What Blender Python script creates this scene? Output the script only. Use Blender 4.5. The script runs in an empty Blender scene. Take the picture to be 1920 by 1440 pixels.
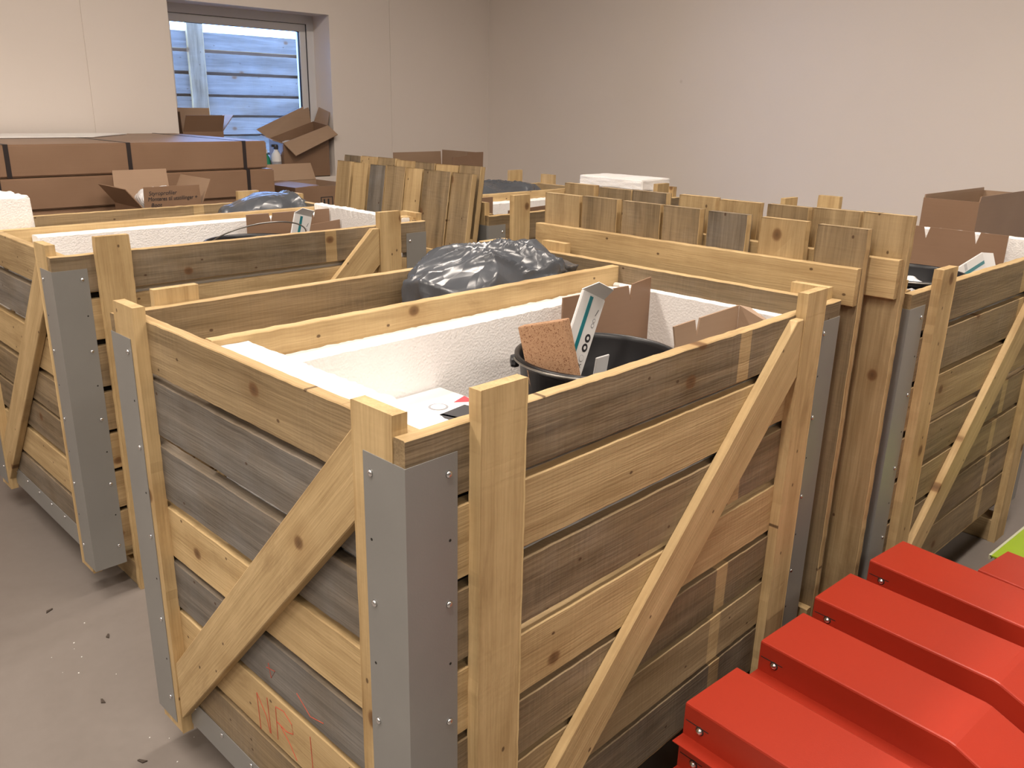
import bpy, math, random
from mathutils import Vector, Matrix, noise
random.seed(7)
sc = bpy.context.scene
C = sc.collection
PI = math.pi
G = 1.005                      # height of the crates' top edge above the floor

# ------------------------------------------------------------ camera, world, lights, exposure
CAMP = Vector((-0.6076, -0.7702, 0.397 + G))
yaw, pitch, roll = 0.7692, 0.3174, 0.0217
F = Vector((math.cos(yaw)*math.cos(pitch), math.sin(yaw)*math.cos(pitch), -math.sin(pitch)))
R0 = Vector((math.sin(yaw), -math.cos(yaw), 0)); U0 = R0.cross(F)
RR = R0*math.cos(roll) + U0*math.sin(roll); UU = -R0*math.sin(roll) + U0*math.cos(roll)
cd = bpy.data.cameras.new('camera'); cam = bpy.data.objects.new('camera', cd); C.objects.link(cam)
cam.matrix_world = Matrix(((RR.x, UU.x, -F.x, CAMP.x), (RR.y, UU.y, -F.y, CAMP.y), (RR.z, UU.z, -F.z, CAMP.z), (0, 0, 0, 1)))
cd.sensor_width = 36; cd.lens = 1595.4/1920*36; cd.clip_start = 0.02; cd.clip_end = 200
sc.camera = cam

w = bpy.data.worlds.new('sky'); sc.world = w; w.use_nodes = True
bg = w.node_tree.nodes['Background']; bg.inputs[0].default_value = (0.30, 0.50, 1.0, 1); bg.inputs[1].default_value = 14.0

def area(name, loc, sx, sy, power, col, rot=(0, 0, 0)):
    l = bpy.data.lights.new(name, 'AREA'); l.shape = 'RECTANGLE'; l.size = sx; l.size_y = sy; l.energy = power; l.color = col
    o = bpy.data.objects.new(name, l); o.location = loc; o.rotation_euler = rot; C.objects.link(o); return o
WARM = (1.0, 0.885, 0.78)
LAMPS = [(-3.2, -2.8), (-0.8, -2.8), (1.6, -2.8), (-3.2, -0.4), (-0.8, -0.4), (1.6, -0.4), (-3.2, 1.6), (-0.8, 1.6), (1.6, 1.6)]
CEIL = 3.3
for i, (x, y) in enumerate(LAMPS):
    area('lamp_light', (x, y, CEIL - 0.14), 1.5, 0.22, 38 if y > -1 else 24, WARM).data.spread = math.radians(165)

sc.view_settings.view_transform = 'Standard'; sc.view_settings.look = 'None'
sc.view_settings.exposure = 0.0; sc.view_settings.gamma = 1; sc.view_settings.use_curve_mapping = False

# ------------------------------------------------------------ node helpers and materials
def newmat(name):
    m = bpy.data.materials.new(name); m.use_nodes = True
    nt = m.node_tree; return m, nt, nt.nodes['Principled BSDF']
def nd(nt, t, **kw):
    n = nt.nodes.new(t)
    for k, v in kw.items(): setattr(n, k, v)
    return n
def mth(nt, op, a, b=None, clamp=False):
    n = nd(nt, 'ShaderNodeMath', operation=op, use_clamp=clamp)
    for i, v in enumerate((a, b)):
        if v is None: continue
        if isinstance(v, (int, float)): n.inputs[i].default_value = v
        else: nt.links.new(v, n.inputs[i])
    return n.outputs[0]
def vmul(nt, v, s):
    n = nd(nt, 'ShaderNodeVectorMath', operation='MULTIPLY'); nt.links.new(v, n.inputs[0]); n.inputs[1].default_value = s; return n.outputs[0]
def mix(nt, f, a, b, mode='MIX'):
    n = nd(nt, 'ShaderNodeMix', data_type='RGBA', blend_type=mode)
    for s, v in ((0, f), (6, a), (7, b)):
        if isinstance(v, (int, float)): n.inputs[s].default_value = v
        elif isinstance(v, tuple): n.inputs[s].default_value = (*v, 1) if len(v) == 3 else v
        else: nt.links.new(v, n.inputs[s])
    return n.outputs[2]
def tex(nt, kind, vec, scale, **kw):
    n = nd(nt, kind)
    nt.links.new(vec, n.inputs['Vector'])
    n.inputs['Scale'].default_value = scale
    for k, v in kw.items():
        if k in ('detail', 'roughness', 'distortion', 'randomness'): n.inputs[k.capitalize()].default_value = v
        else: setattr(n, k, v)
    return n
def rng(nt, v, a, b, c=0.0, d=1.0):
    n = nd(nt, 'ShaderNodeMapRange'); nt.links.new(v, n.inputs[0])
    for i, x in enumerate((a, b, c, d)): n.inputs[i+1].default_value = x
    return n.outputs[0]
def bump(nt, b, h, strength, dist=0.002):
    n = nd(nt, 'ShaderNodeBump'); n.inputs['Strength'].default_value = strength; n.inputs['Distance'].default_value = dist
    nt.links.new(h, n.inputs['Height']); nt.links.new(n.outputs[0], b.inputs['Normal'])

def wood_material(name, rough=0.62):
    m, nt, b = newmat(name)
    at = nd(nt, 'ShaderNodeAttribute', attribute_name='gco'); v = at.outputs['Vector']
    tone = nd(nt, 'ShaderNodeAttribute', attribute_name='tone').outputs['Fac']
    ub = nd(nt, 'ShaderNodeAttribute', attribute_name='ub').outputs['Fac']
    streak = tex(nt, 'ShaderNodeTexNoise', vmul(nt, v, (1.3, 22, 22)), 1.0, detail=4.0, distortion=0.4).outputs[0]
    fine = tex(nt, 'ShaderNodeTexNoise', vmul(nt, v, (9, 260, 260)), 1.0, detail=3.0).outputs[0]
    body = tex(nt, 'ShaderNodeTexNoise', vmul(nt, v, (0.55, 9, 9)), 1.0, detail=1.5, distortion=0.25).outputs[0]
    ring = mth(nt, 'SINE', mth(nt, 'MULTIPLY', body, 46.0))
    blot = tex(nt, 'ShaderNodeTexNoise', v, 7.0, detail=5.0, roughness=0.65).outputs[0]
    saw = tex(nt, 'ShaderNodeTexNoise', vmul(nt, v, (120, 5, 5)), 1.0, detail=1.0).outputs[0]
    kn = tex(nt, 'ShaderNodeTexVoronoi', vmul(nt, v, (0.8, 1, 0)), 5.0, voronoi_dimensions='2D')
    kd, kc = kn.outputs['Distance'], nd(nt, 'ShaderNodeSeparateColor')
    nt.links.new(kn.outputs['Color'], kc.inputs[0])
    gate = mth(nt, 'LESS_THAN', kc.outputs[0], 0.38)
    wob = mth(nt, 'MULTIPLY', mth(nt, 'SUBTRACT', blot, 0.5), 0.05)
    knot = mth(nt, 'MULTIPLY', rng(nt, mth(nt, 'ADD', kd, wob), 0.070, 0.045), gate)
    halo = mth(nt, 'MULTIPLY', rng(nt, kd, 0.26, 0.05), gate)
    core = mth(nt, 'MULTIPLY', rng(nt, kd, 0.05, 0.0), gate)
    sp = tex(nt, 'ShaderNodeTexVoronoi', vmul(nt, v, (0.7, 1, 0)), 17.0, voronoi_dimensions='2D')
    sc2 = nd(nt, 'ShaderNodeSeparateColor'); nt.links.new(sp.outputs['Color'], sc2.inputs[0])
    speck = mth(nt, 'MULTIPLY', rng(nt, mth(nt, 'ADD', sp.outputs['Distance'], wob), 0.060, 0.035), mth(nt, 'LESS_THAN', sc2.outputs[0], 0.20))
    # the strip that a batten once covered stays pale
    bn = mth(nt, 'ABSOLUTE', mth(nt, 'ADD', ub, mth(nt, 'MULTIPLY', mth(nt, 'SUBTRACT', blot, 0.5), 0.012)))
    band = mth(nt, 'LESS_THAN', bn, 0.021)
    tone = mth(nt, 'MULTIPLY', tone, mth(nt, 'SUBTRACT', 1.0, mth(nt, 'MULTIPLY', band, 0.8)))
    tone = mth(nt, 'ADD', tone, mth(nt, 'MULTIPLY', mth(nt, 'MULTIPLY', mth(nt, 'SUBTRACT', blot, 0.5), mth(nt, 'MINIMUM', tone, 1.0)), 1.1))
    gr = mth(nt, 'ADD', mth(nt, 'MULTIPLY', streak, 0.42), mth(nt, 'ADD', mth(nt, 'MULTIPLY', ring, 0.045), mth(nt, 'ADD', mth(nt, 'MULTIPLY', fine, 0.3), mth(nt, 'MULTIPLY', blot, 0.32))))
    gr = rng(nt, gr, 0.32, 0.74)
    gs = mth(nt, 'ADD', gr, mth(nt, 'MULTIPLY', mth(nt, 'SUBTRACT', tex(nt, 'ShaderNodeTexNoise', vmul(nt, v, (150, 14, 14)), 1.0, detail=3.0, roughness=0.7).outputs[0], 0.5), mth(nt, 'MULTIPLY', rng(nt, blot, 0.4, 0.65), 0.75)), True)
    fresh = mix(nt, gr, (0.38, 0.255, 0.118), (0.68, 0.505, 0.270))
    brown = mix(nt, gs, (0.10, 0.072, 0.043), (0.37, 0.275, 0.165))
    grey = mix(nt, gr, (0.085, 0.078, 0.072), (0.27, 0.250, 0.225))
    c = mix(nt, mth(nt, 'MINIMUM', tone, 1.0, True), fresh, brown)
    c = mix(nt, mth(nt, 'SUBTRACT', tone, 1.0, True), c, grey)
    st = tex(nt, 'ShaderNodeTexNoise', vmul(nt, v, (3, 9, 9)), 1.0, detail=6.0, roughness=0.7, distortion=0.5).outputs[0]
    c = mix(nt, mth(nt, 'MULTIPLY', rng(nt, st, 0.56, 0.75), 0.55), c, (0.45, 0.37, 0.30), 'MULTIPLY')
    c = mix(nt, mth(nt, 'MULTIPLY', halo, 0.35), c, (0.62, 0.5, 0.36), 'MULTIPLY')
    c = mix(nt, mth(nt, 'MULTIPLY', knot, 0.75), c, (0.16, 0.075, 0.03))
    c = mix(nt, mth(nt, 'MULTIPLY', core, 0.5), c, (0.05, 0.025, 0.012))
    c = mix(nt, mth(nt, 'MULTIPLY', speck, 0.8), c, (0.07, 0.035, 0.018))
    nt.links.new(c, b.inputs['Base Color']); b.inputs['Roughness'].default_value = rough
    b.inputs['Specular IOR Level'].default_value = 0.25
    h = mth(nt, 'ADD', mth(nt, 'MULTIPLY', fine, 0.6), mth(nt, 'ADD', mth(nt, 'MULTIPLY', saw, 0.3), mth(nt, 'MULTIPLY', streak, 0.4)))
    bump(nt, b, h, 0.7, 0.0018)
    return m

def plain(name, col, rough=0.5, metal=0.0, spec=0.5, var=0.0, scale=8.0, bmp=0.0, bscale=60.0, coat=0.0):
    m, nt, b = newmat(name)
    b.inputs['Roughness'].default_value = rough; b.inputs['Metallic'].default_value = metal
    b.inputs['Specular IOR Level'].default_value = spec; b.inputs['Coat Weight'].default_value = coat
    tc = nd(nt, 'ShaderNodeTexCoord').outputs['Object']
    n = tex(nt, 'ShaderNodeTexNoise', tc, scale, detail=5.0).outputs[0]
    lo = tuple(max(0, x*(1-var)) for x in col); hi = tuple(min(1, x*(1+var)) for x in col)
    nt.links.new(mix(nt, rng(nt, n, 0.3, 0.7), lo, hi), b.inputs['Base Color'])
    if bmp:
        bump(nt, b, tex(nt, 'ShaderNodeTexNoise', tc, bscale, detail=3.0).outputs[0], bmp, 0.002)
    return m

def wall_material():
    m, nt, b = newmat('painted_wall')
    tc = nd(nt, 'ShaderNodeTexCoord').outputs['Object']
    n = tex(nt, 'ShaderNodeTexNoise', tc, 1.3, detail=4.0).outputs[0]
    c = mix(nt, rng(nt, n, 0.3, 0.7), (0.775, 0.71, 0.66), (0.805, 0.74, 0.69))
    sp = tex(nt, 'ShaderNodeTexVoronoi', tc, 1.7)
    s = rng(nt, sp.outputs['Distance'], 0.022, 0.012)
    c = mix(nt, mth(nt, 'MULTIPLY', s, 0.25), c, (0.45, 0.38, 0.32))
    nt.links.new(c, b.inputs['Base Color']); b.inputs['Roughness'].default_value = 0.75; b.inputs['Specular IOR Level'].default_value = 0.2
    bump(nt, b, tex(nt, 'ShaderNodeTexNoise', tc, 90, detail=2.0).outputs[0], 0.12, 0.002)
    return m

def floor_material():
    m, nt, b = newmat('polished_concrete')
    tc = nd(nt, 'ShaderNodeTexCoord').outputs['Object']
    n = tex(nt, 'ShaderNodeTexNoise', tc, 1.6, detail=6.0, roughness=0.6, distortion=0.8).outputs[0]
    n2 = tex(nt, 'ShaderNodeTexNoise', tc, 30, detail=4.0).outputs[0]
    c = mix(nt, rng(nt, n, 0.3, 0.72), (0.175, 0.153, 0.138), (0.25, 0.221, 0.202))
    c = mix(nt, 0.25, c, mix(nt, n2, (0.16, 0.14, 0.127), (0.265, 0.236, 0.216)))
    nt.links.new(c, b.inputs['Base Color'])
    nt.links.new(rng(nt, n, 0.3, 0.7, 0.34, 0.5), b.inputs['Roughness'])
    bump(nt, b, n2, 0.06, 0.001)
    return m

def foam_material():
    m, nt, b = newmat('white_foam')
    tc = nd(nt, 'ShaderNodeTexCoord').outputs['Object']
    v = tex(nt, 'ShaderNodeTexVoronoi', tc, 190).outputs['Distance']
    n = tex(nt, 'ShaderNodeTexNoise', tc, 5, detail=4.0).outputs[0]
    nt.links.new(mix(nt, rng(nt, n, 0.35, 0.7), (0.88, 0.86, 0.84), (0.93, 0.92, 0.91)), b.inputs['Base Color'])
    b.inputs['Roughness'].default_value = 0.7; b.inputs['Specular IOR Level'].default_value = 0.3
    bump(nt, b, mth(nt, 'ADD', v, n), 0.35, 0.0022)
    return m

def cardboard_material(name, lo, hi):
    m, nt, b = newmat(name)
    tc = nd(nt, 'ShaderNodeTexCoord').outputs['Object']
    n = tex(nt, 'ShaderNodeTexNoise', tc, 3.5, detail=5.0).outputs[0]
    f = tex(nt, 'ShaderNodeTexNoise', vmul(nt, tc, (3, 3, 140)), 1.0, detail=2.0).outputs[0]
    c = mix(nt, rng(nt, n, 0.3, 0.7), lo, hi)
    c = mix(nt, mth(nt, 'MULTIPLY', f, 0.2), c, (0.6, 0.55, 0.5), 'MULTIPLY')
    nt.links.new(c, b.inputs['Base Color']); b.inputs['Roughness'].default_value = 0.42; b.inputs['Specular IOR Level'].default_value = 0.45
    bump(nt, b, f, 0.15, 0.001)
    return m

def cork_material():
    m, nt, b = newmat('pressed_cork')
    tc = nd(nt, 'ShaderNodeTexCoord').outputs['Object']
    v = tex(nt, 'ShaderNodeTexVoronoi', tc, 620); n = tex(nt, 'ShaderNodeTexNoise', tc, 140, detail=4.0).outputs[0]
    s = nd(nt, 'ShaderNodeSeparateColor'); nt.links.new(v.outputs['Color'], s.inputs[0])
    c = mix(nt, mth(nt, 'MULTIPLY', n, s.outputs[0]), (0.33, 0.185, 0.10), (0.50, 0.31, 0.18))
    c = mix(nt, mth(nt, 'LESS_THAN', s.outputs[1], 0.10), c, (0.17, 0.07, 0.03))
    nt.links.new(c, b.inputs['Base Color']); b.inputs['Roughness'].default_value = 0.8
    bump(nt, b, n, 0.4, 0.001)
    return m

def glass_material():
    m, nt, b = newmat('window_glass'); nt.nodes.remove(b)
    t = nd(nt, 'ShaderNodeBsdfTransparent'); g = nd(nt, 'ShaderNodeBsdfGlossy'); g.inputs['Roughness'].default_value = 0.01
    t.inputs[0].default_value = (0.92, 0.95, 0.97, 1)
    fr = nd(nt, 'ShaderNodeFresnel'); fr.inputs[0].default_value = 1.5
    ms = nd(nt, 'ShaderNodeMixShader'); nt.links.new(fr.outputs[0], ms.inputs[0]); nt.links.new(t.outputs[0], ms.inputs[1]); nt.links.new(g.outputs[0], ms.inputs[2])
    nt.links.new(ms.outputs[0], nt.nodes['Material Output'].inputs[0])
    return m

def emit(name, col, s):
    m, nt, b = newmat(name); b.inputs['Base Color'].default_value = (*col, 1)
    b.inputs['Emission Color'].default_value = (*col, 1); b.inputs['Emission Strength'].default_value = s; return m

def film_material(name, col, rough, scale):
    m, nt, b = newmat(name)
    tc = nd(nt, 'ShaderNodeTexCoord').outputs['Object']
    wn = tex(nt, 'ShaderNodeTexNoise', tc, scale*0.6, detail=2.0).outputs['Color']
    va = nd(nt, 'ShaderNodeVectorMath', operation='MULTIPLY_ADD'); nt.links.new(wn, va.inputs[0]); va.inputs[1].default_value = (0.12, 0.12, 0.12); nt.links.new(tc, va.inputs[2])
    v1 = tex(nt, 'ShaderNodeTexVoronoi', va.outputs[0], scale*1.5).outputs['Distance']; v2 = tex(nt, 'ShaderNodeTexVoronoi', vmul(nt, va.outputs[0], (1, 2.2, 1)), scale*3.4).outputs['Distance']
    h = mth(nt, 'ADD', v1, mth(nt, 'MULTIPLY', v2, 0.35))
    nt.links.new(mix(nt, v1, tuple(c*0.85 for c in col), tuple(min(1, c*1.15) for c in col)), b.inputs['Base Color'])
    b.inputs['Roughness'].default_value = rough; b.inputs['Specular IOR Level'].default_value = 0.7
    bump(nt, b, h, 0.36, 0.03)
    return m

WOOD = wood_material('sawn_wood')
WALL, FLOOR, FOAM = wall_material(), floor_material(), foam_material()
CARD = cardboard_material('brown_cardboard', (0.235, 0.142, 0.088), (0.28, 0.175, 0.112))
CARD_IN = cardboard_material('pale_cardboard', (0.36, 0.245, 0.165), (0.41, 0.285, 0.195))
CORK, GLASS = cork_material(), glass_material()
STEEL = plain('grey_coated_steel', (0.285, 0.285, 0.275), 0.40, 0.25, 0.5, 0.05, 6, 0.06, 400)
HOLE = plain('dark_hole', (0.02, 0.018, 0.015), 0.9)
DULL = plain('grey_hall_wall', (0.25, 0.23, 0.21), 0.8)
GSHEET = plain('light_grey_sheet', (0.62, 0.62, 0.61), 0.4)
CHROME = plain('zinc_screw', (0.75, 0.75, 0.76), 0.25, 1.0)
RED = plain('red_powder_coat', (0.40, 0.032, 0.014), 0.36, 0.0, 0.5, 0.03, 5, 0.10, 500)
GREEN = plain('lime_powder_coat', (0.28, 0.42, 0.015), 0.4, 0.0, 0.5, 0.04)
PALE = plain('pale_edge_trim', (0.5, 0.52, 0.38), 0.5)
BLACKP = plain('black_plastic', (0.007, 0.007, 0.009), 0.38, 0, 0.5, 0.1, 20)
BAG = film_material('grey_plastic_film', (0.075, 0.082, 0.095), 0.26, 5.0)
WFILM = film_material('white_film', (0.75, 0.76, 0.79), 0.3, 16.0)
WPAPER = plain('white_paper', (0.80, 0.80, 0.80), 0.5)
TEAL = plain('teal_print', (0.012, 0.20, 0.24), 0.4)
PRINT = plain('black_print', (0.03, 0.03, 0.035), 0.5)
GPRINT = plain('grey_print', (0.30, 0.30, 0.32), 0.5)
REDP = plain('red_print', (0.75, 0.04, 0.06), 0.45)
YELP = plain('yellow_print', (0.85, 0.42, 0.02), 0.45)
GRNP = plain('green_plastic', (0.02, 0.25, 0.14), 0.4)
STRAP = plain('black_strap', (0.025, 0.018, 0.018), 0.45)
WFRAME = plain('white_window_frame', (0.66, 0.66, 0.68), 0.4)
GASKET = plain('black_gasket', (0.02, 0.02, 0.03), 0.6)
WIRE = plain('dull_wire', (0.25, 0.24, 0.22), 0.35, 0.9)
REDCH = plain('red_chalk', (0.50, 0.09, 0.05), 0.9)
LAMPM = emit('lamp_diffuser', (1.0, 0.86, 0.70), 9.0)
WHITEM = plain('white_metal', (0.8, 0.8, 0.8), 0.4)
DEBRIS = plain('dark_debris', (0.06, 0.045, 0.035), 0.8)
HAY = plain('wood_wool', (0.62, 0.45, 0.20), 0.7)
GROUND = plain('outdoor_gravel', (0.22, 0.22, 0.23), 0.9, var=0.3, scale=40)

# ------------------------------------------------------------ mesh buffer
class MB:
    def __init__(s):
        s.v = []; s.f = []; s.m = []; s.t = []; s.g = []; s.u = []; s.mats = []
    def mi(s, m):
        if m not in s.mats: s.mats.append(m)
        return s.mats.index(m)
    def add(s, vs, fs, mat, tones=None, gco=None, ub=None):
        o = len(s.v); s.v += [tuple(p) for p in vs]; k = s.mi(mat)
        s.f += [tuple(i + o for i in f) for f in fs]; s.m += [k]*len(fs)
        s.t += tones if tones else [0.0]*len(fs)
        s.g += gco if gco else [tuple(p) for p in vs]
        s.u += ub if ub else [99.0]*len(vs)
    def build(s, name, parent=None, smooth=False, loc=None, rot=None, auto=None):
        me = bpy.data.meshes.new(name); me.from_pydata(s.v, [], s.f); me.update()
        for m in s.mats: me.materials.append(m)
        me.polygons.foreach_set('material_index', s.m)
        if WOOD in s.mats:
            a = me.attributes.new('tone', 'FLOAT', 'FACE'); a.data.foreach_set('value', s.t)
            a = me.attributes.new('gco', 'FLOAT_VECTOR', 'POINT'); a.data.foreach_set('vector', [x for p in s.g for x in p])
            a = me.attributes.new('ub', 'FLOAT', 'POINT'); a.data.foreach_set('value', s.u)
        if smooth: me.polygons.foreach_set('use_smooth', [True]*len(me.polygons))
        o = bpy.data.objects.new(name, me); C.objects.link(o)
        if parent: o.parent = parent
        if loc: o.location = loc
        if rot: o.rotation_euler = rot
        return o
    # --- shapes
    def box(s, a, b, mat, tone=0):
        x0, y0, z0 = a; x1, y1, z1 = b
        vs = [(x0,y0,z0),(x1,y0,z0),(x1,y1,z0),(x0,y1,z0),(x0,y0,z1),(x1,y0,z1),(x1,y1,z1),(x0,y1,z1)]
        s.add(vs, [(0,3,2,1),(4,5,6,7),(0,1,5,4),(1,2,6,5),(2,3,7,6),(3,0,4,7)], mat, [tone]*6)
    def bbox(s, a, b, mat, c=0.004):
        """box with chamfered edges"""
        import bmesh
        bm = bmesh.new(); bmesh.ops.create_cube(bm, size=1)
        for v in bm.verts: v.co = Vector([a[i] + (b[i]-a[i])*(v.co[i]+0.5) for i in range(3)])
        bmesh.ops.bevel(bm, geom=bm.edges[:], offset=c, segments=2, affect='EDGES')
        bm.verts.index_update()
        s.add([v.co.copy() for v in bm.verts], [[v.index for v in f.verts] for f in bm.faces], mat); bm.free()
    def prism(s, poly, n, mat, tone=0):
        """poly: 3D points of one face; n: thickness vector"""
        n = Vector(n); k = len(poly); P = [Vector(p) for p in poly]
        vs = P + [p + n for p in P]
        nor = (P[1]-P[0]).cross(P[2]-P[0])
        fs = [tuple(range(k)), tuple(range(2*k-1, k-1, -1))] + [(i, i+k, (i+1) % k + k, (i+1) % k) for i in range(k)]
        if nor.dot(n) > 0: fs = [tuple(reversed(f)) for f in fs]
        s.add(vs, fs, mat, [tone]*len(fs))
    def tube(s, pts, r, mat, n=8, closed=False):
        P = [Vector(p) for p in pts]; vs = []; fs = []; K = len(P); up = Vector((0.13, 0.21, 0.97))
        for i, p in enumerate(P):
            d = (P[(i+1) % K] - P[i-1]) if closed else (P[min(i+1, K-1)] - P[max(i-1, 0)])
            d.normalize(); a = d.cross(up); a.normalize(); b = d.cross(a)
            vs += [p + r*(math.cos(t)*a + math.sin(t)*b) for t in [2*PI*j/n for j in range(n)]]
        for i in range(K if closed else K-1):
            for j in range(n):
                a0, b0 = i*n + j, i*n + (j+1) % n; c0 = ((i+1) % K)*n
                fs.append((a0, b0, c0 + (j+1) % n, c0 + j))
        if not closed: fs += [tuple(reversed(range(n))), tuple(range((K-1)*n, K*n))]
        s.add(vs, fs, mat)
    def lathe(s, prof, mat, n=48, c=(0, 0, 0)):
        vs = []; fs = []
        for r, z in prof: vs += [(c[0]+r*math.cos(2*PI*j/n), c[1]+r*math.sin(2*PI*j/n), c[2]+z) for j in range(n)]
        for i in range(len(prof)-1):
            for j in range(n): fs.append((i*n+j, i*n+(j+1) % n, (i+1)*n+(j+1) % n, (i+1)*n+j))
        fs += [tuple(reversed(range(n))), tuple(range((len(prof)-1)*n, len(prof)*n))]
        s.add(vs, fs, mat)
    def board(s, o, u, v, L, W, T, tone=0.0, edge=None, back=None, band=None, sh0=0.0, sh1=0.0, step=0.022, rag=0.0014, mat=None):
        """sawn board: corner o, length axis u, width axis v, thickness towards -(u x v)... outer face at o"""
        o = Vector(o); u = Vector(u).normalized(); v = Vector(v).normalized(); wv = u.cross(v)
        if edge is None: edge = tone*0.25
        if back is None: back = tone
        so = (random.uniform(-40, 40), random.uniform(-40, 40), random.uniform(-40, 40))
        c = 0.0016
        sec = [(c, 0), (W-c, 0), (W, c), (W, T-c), (W-c, T), (c, T), (0, T-c), (0, c)]
        n = max(2, int(L/step)); vs = []; g = []; ub = []; fs = []; ts = []
        ph = random.uniform(0, 100)
        for i in range(n+1):
            t = i/n
            ja = rag*2*(noise.noise(Vector((ph, t*L*8, 0)))*0.25+noise.noise(Vector((ph, t*L*45, 7)))*0.6); jb = rag*2*(noise.noise(Vector((ph+9, t*L*8, 3)))*0.25+noise.noise(Vector((ph+9, t*L*45, 7)))*0.6)
            for (a, b) in sec:
                a2 = a + (ja if a < W/2 else jb)
                uu = t*L + (sh0*(a-W/2)*(1-t) + sh1*(a-W/2)*t)
                vs.append(o + u*uu + v*a2 + wv*b); g.append((uu+so[0], a+so[1], b+so[2])); ub.append(99.0 if band is None else uu-band)
        et = [tone, edge, edge, edge, back, edge, edge, edge]
        for i in range(n):
            for j in range(8):
                k = (j+1) % 8
                fs.append((i*8+j, (i+1)*8+j, (i+1)*8+k, i*8+k)); ts.append(et[j])
        fs += [tuple(range(8)), tuple(reversed(range(n*8, n*8+8)))]; ts += [tone*0.8+0.1]*2
        s.add(vs, fs, mat or WOOD, ts, g, ub)

def tag(o, label, cat, group=None, kind=None):
    o['label'] = label; o['category'] = cat
    if group: o['group'] = group
    if kind: o['kind'] = kind
    return o
def empty(name, loc, rz=0, label=None, cat=None, group=None):
    o = bpy.data.objects.new(name, None); o.empty_display_size = 0.1; C.objects.link(o); o.location = loc; o.rotation_euler = (0, 0, rz)
    if label: tag(o, label, cat, group)
    return o
def structure(mb, name, **k):
    o = mb.build(name, **k); o['kind'] = 'structure'; return o

# ------------------------------------------------------------ room
XW, YW, X0, Y0 = 4.1, 4.1, -5.0, -6.0
m = MB(); m.box((X0-0.2, Y0-0.2, -0.12), (XW+0.2, YW+0.25, 0), FLOOR); structure(m, 'floor')
m = MB(); m.box((X0-0.2, Y0-0.2, CEIL), (XW+0.2, YW+0.25, CEIL+0.15), DULL); structure(m, 'ceiling')
m = MB(); m.box((XW, Y0-0.2, 0), (XW+0.35, YW+0.25, CEIL), WALL); structure(m, 'wall_right')
m = MB(); m.box((X0-0.2, Y0-0.2, 0), (X0, YW+0.25, CEIL), DULL); structure(m, 'wall_left')
m = MB(); m.box((X0, Y0-0.2, 0), (XW, Y0, CEIL), DULL); structure(m, 'wall_front')
WX0, WX1, WZ0, WZ1 = 1.665, 2.703, G-0.077, G+0.905
m = MB()
for a, b in (((X0, 0), (1.203, CEIL)), ((1.209, 0), (WX0, CEIL)), ((WX1, 0), (3.175, CEIL)), ((3.181, 0), (XW, CEIL)), ((WX0, 0), (WX1, WZ0)), ((WX0, WZ1), (WX1, CEIL))):
    m.box((a[0], YW, a[1]), (b[0], YW+0.25, b[1]), WALL)
m.box((1.2, YW+0.004, 0), (1.212, YW+0.3, CEIL), WALL); m.box((3.172, YW+0.004, 0), (3.184, YW+0.3, CEIL), WALL)
structure(m, 'wall_back')
# window: frame, sash, gasket, pane
yf = YW + 0.18
win = bpy.data.objects.new('window_1', None); C.objects.link(win); win.location = ((WX0+WX1)/2, yf, WZ0); win['kind'] = 'structure'
def ring(mb, x0, x1, z0, z1, wd, y0, y1, mat):
    mb.box((x0, y0, z0), (x1, y1, z0+wd), mat); mb.box((x0, y0, z1-wd), (x1, y1, z1), mat)
    mb.box((x0, y0, z0+wd), (x0+wd, y1, z1-wd), mat); mb.box((x1-wd, y0, z0+wd), (x1, y1, z1-wd), mat)
def local(mb, off):
    mb.v = [(p[0]-off[0], p[1]-off[1], p[2]-off[2]) for p in mb.v]; return mb
wl = tuple(win.location)
m = MB(); ring(m, WX0, WX1, WZ0, WZ1, 0.05, yf, yf+0.07, WFRAME); local(m, wl).build('window_frame', win)
m = MB(); ring(m, WX0+0.05, WX1-0.05, WZ0+0.05, WZ1-0.05, 0.045, yf+0.012, yf+0.06, WFRAME); local(m, wl).build('window_sash', win)
m = MB(); ring(m, WX0+0.044, WX1-0.044, WZ0+0.044, WZ1-0.044, 0.008, yf+0.004, yf+0.016, GASKET); ring(m, WX0+0.092, WX1-0.092, WZ0+0.092, WZ1-0.092, 0.005, yf+0.02, yf+0.035, GASKET); local(m, wl).build('window_gasket', win)
m = MB(); m.box((WX0+0.094, yf+0.036, WZ0+0.094), (WX1-0.094, yf+0.042, WZ1-0.094), GLASS); local(m, wl).build('window_pane', win)
m = MB(); m.box((-3, YW+0.26, -0.7), (8, 12, -0.449), GROUND); tag(structure(m, 'ground'), 'gravel ground outside the window', 'ground')

def ceiling_lamp(x, y, label):
    t = empty('ceiling_lamp', (x, y, CEIL-0.10), 0, label, 'lamp', 'linear ceiling lamps')
    m = MB(); m.bbox((-0.78, -0.14, 0.02), (0.78, 0.14, 0.10), WHITEM, 0.01); m.build('housing', t)
    m = MB(); m.bbox((-0.75, -0.11, 0.0), (0.75, 0.11, 0.02), LAMPM, 0.004); m.build('diffuser', t)
for x, y in LAMPS:
    ceiling_lamp(x, y, 'white linear ceiling lamp, %s of the %s row' % ({-3.2: 'leftmost', -0.8: 'middle', 1.6: 'rightmost'}[x], {-2.8: 'front', -0.4: 'centre', 1.6: 'rear'}[y]))

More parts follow.
